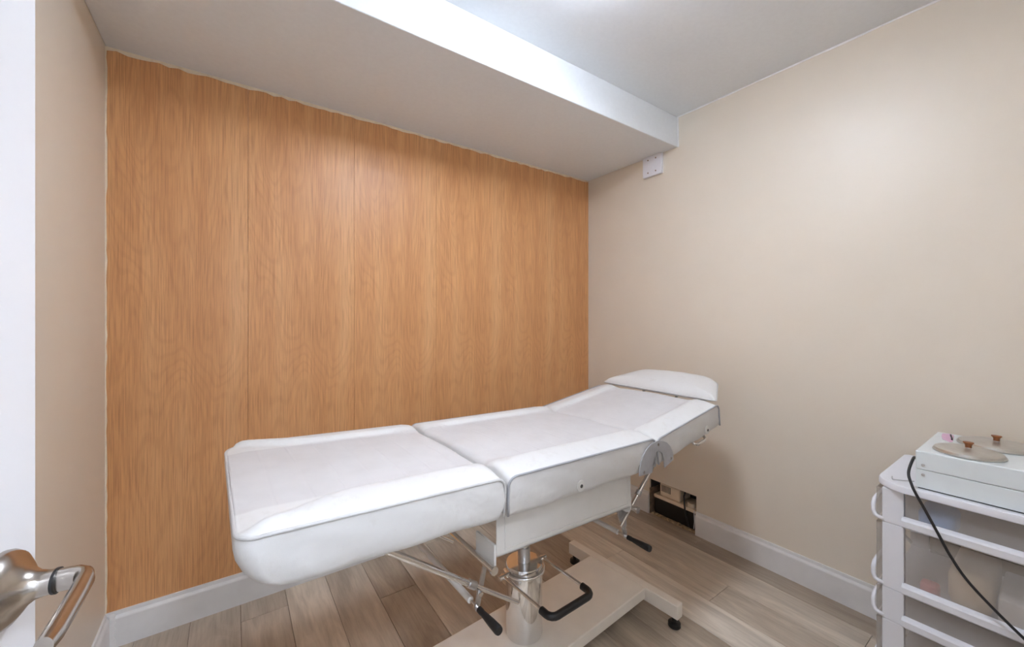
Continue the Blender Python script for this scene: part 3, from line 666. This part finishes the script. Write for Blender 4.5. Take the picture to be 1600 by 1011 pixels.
for y in (-hY + 0.016, hY - 0.016):
    for z in (zs - 0.015, zs + 0.015):
        bm = BM(); lathe(bm, [(0.0042, -hX - 0.0012), (0.0042, -hX - 0.003), (0.002, -hX - 0.0042)], (0, y, z), 14, 'x'); obj('screw', bm, 'steel', WX, True)
ztop = bz1
for i, (lx, ly, rr, lab) in enumerate(((1.835, 0.188, 0.076, 'round aluminium lid with brown knob at the front of the wax warmer'), (2.008, 0.146, 0.086, 'round aluminium lid with brown knob at the back of the wax warmer by the wall'))):
    e = empty('pot_lid', (lx, ly, ztop + 0.0002), 0, lab, 'lid', 'wax pot lids')
    bm = BM(); lathe(bm, [(rr - 0.004, 0), (rr, 0.0015), (rr, 0.004), (rr - 0.002, 0.0045), (rr - 0.004, 0.0105), (rr - 0.008, 0.0125), (rr * 0.75, 0.0140), (rr * 0.5, 0.016), (rr * 0.2, 0.017), (0.004, 0.0172)], (0, 0, 0), 48); obj('lid_dish', bm, 'aluminium', e, True)
    bm = BM(); lathe(bm, [(0.0065, 0.0172), (0.0065, 0.020)], (0, 0, 0), 18); obj('knob_stem', bm, 'steel', e, True)
    bm = BM(); lathe(bm, [(0.0075, 0.0202), (0.0068, 0.024), (0.0085, 0.030), (0.0118, 0.0335), (0.0115, 0.036), (0.006, 0.0365)], (0, 0, 0), 24); obj('knob', bm, 'knob_brown', e, True, label='brown knob')
bm = BM(); P = [(1.985, 0.262), (2.03, 0.270), (2.075, 0.274), (2.088, 0.256), (2.066, 0.245), (2.015, 0.241), (1.965, 0.236), (1.955, 0.241)]
prism(bm, P, 'z', ztop + 0.0003, ztop + 0.0018); obj('paper_scrap', bm, 'pink_paper', None, label='small pink paper scrap behind the lids on the wax warmer', cat='paper')
bm = BM(); tube(bm, [(2.060, 0.252, ztop + 0.0042), (2.035, 0.248, ztop + 0.0042), (2.010, 0.243, ztop + 0.0042), (1.985, 0.240, ztop + 0.0042)], 0.0022, 8); obj('spatula', bm, 'black_cable', None, True, label='thin black stick lying on the pink paper scrap', cat='stick')
# mains cord from the back of the warmer over the front of the cart
def bez(pts, n=10):
    P = [Vector(p) for p in pts]; out = []
    for i in range(len(P) - 1):
        p0, p1, p2, p3 = P[max(0, i - 1)], P[i], P[i + 1], P[min(len(P) - 1, i + 2)]
        for k in range(n):
            t = k / n; out.append(0.5 * ((2 * p1) + (p2 - p0) * t + (2 * p0 - 5 * p1 + 4 * p2 - p3) * t * t + (3 * p1 - p0 - 3 * p2 + p3) * t ** 3))
    out.append(P[-1]); return out
bm = BM()
cp = [(1.90, 0.296, 0.745), (1.83, 0.301, 0.790), (1.772, 0.2985, 0.797), (1.742, 0.303, 0.760), (1.722, 0.292, 0.730), (1.714, 0.283, 0.712), (1.714, 0.262, 0.667), (1.714, 0.232, 0.601), (1.714, 0.210, 0.553), (1.714, 0.178, 0.500), (1.714, 0.1315, 0.449), (1.714, 0.079, 0.400), (1.712, 0.03, 0.36), (1.705, -0.03, 0.28), (1.70, -0.06, 0.12), (1.69, -0.06, 0.02), (1.66, -0.05, 0.0045), (1.62, -0.06, 0.0042)]
tube(bm, bez(cp, 6), 0.0038, 10); obj('mains_cord', bm, 'black_cable', None, True, label='black power cord hanging down the front of the drawer cart', cat='cord', ang=0)
bm = BM(); tube(bm, bez([(1.80, 0.30, 0.7205), (1.775, 0.33, 0.7205), (1.77, 0.345, 0.7202), (1.80, 0.352, 0.7202)], 6), 0.0015, 6); obj('thin_wire', bm, 'steel', None, True, label='thin grey wire curled on the corner of the cart top', cat='wire', ang=0)
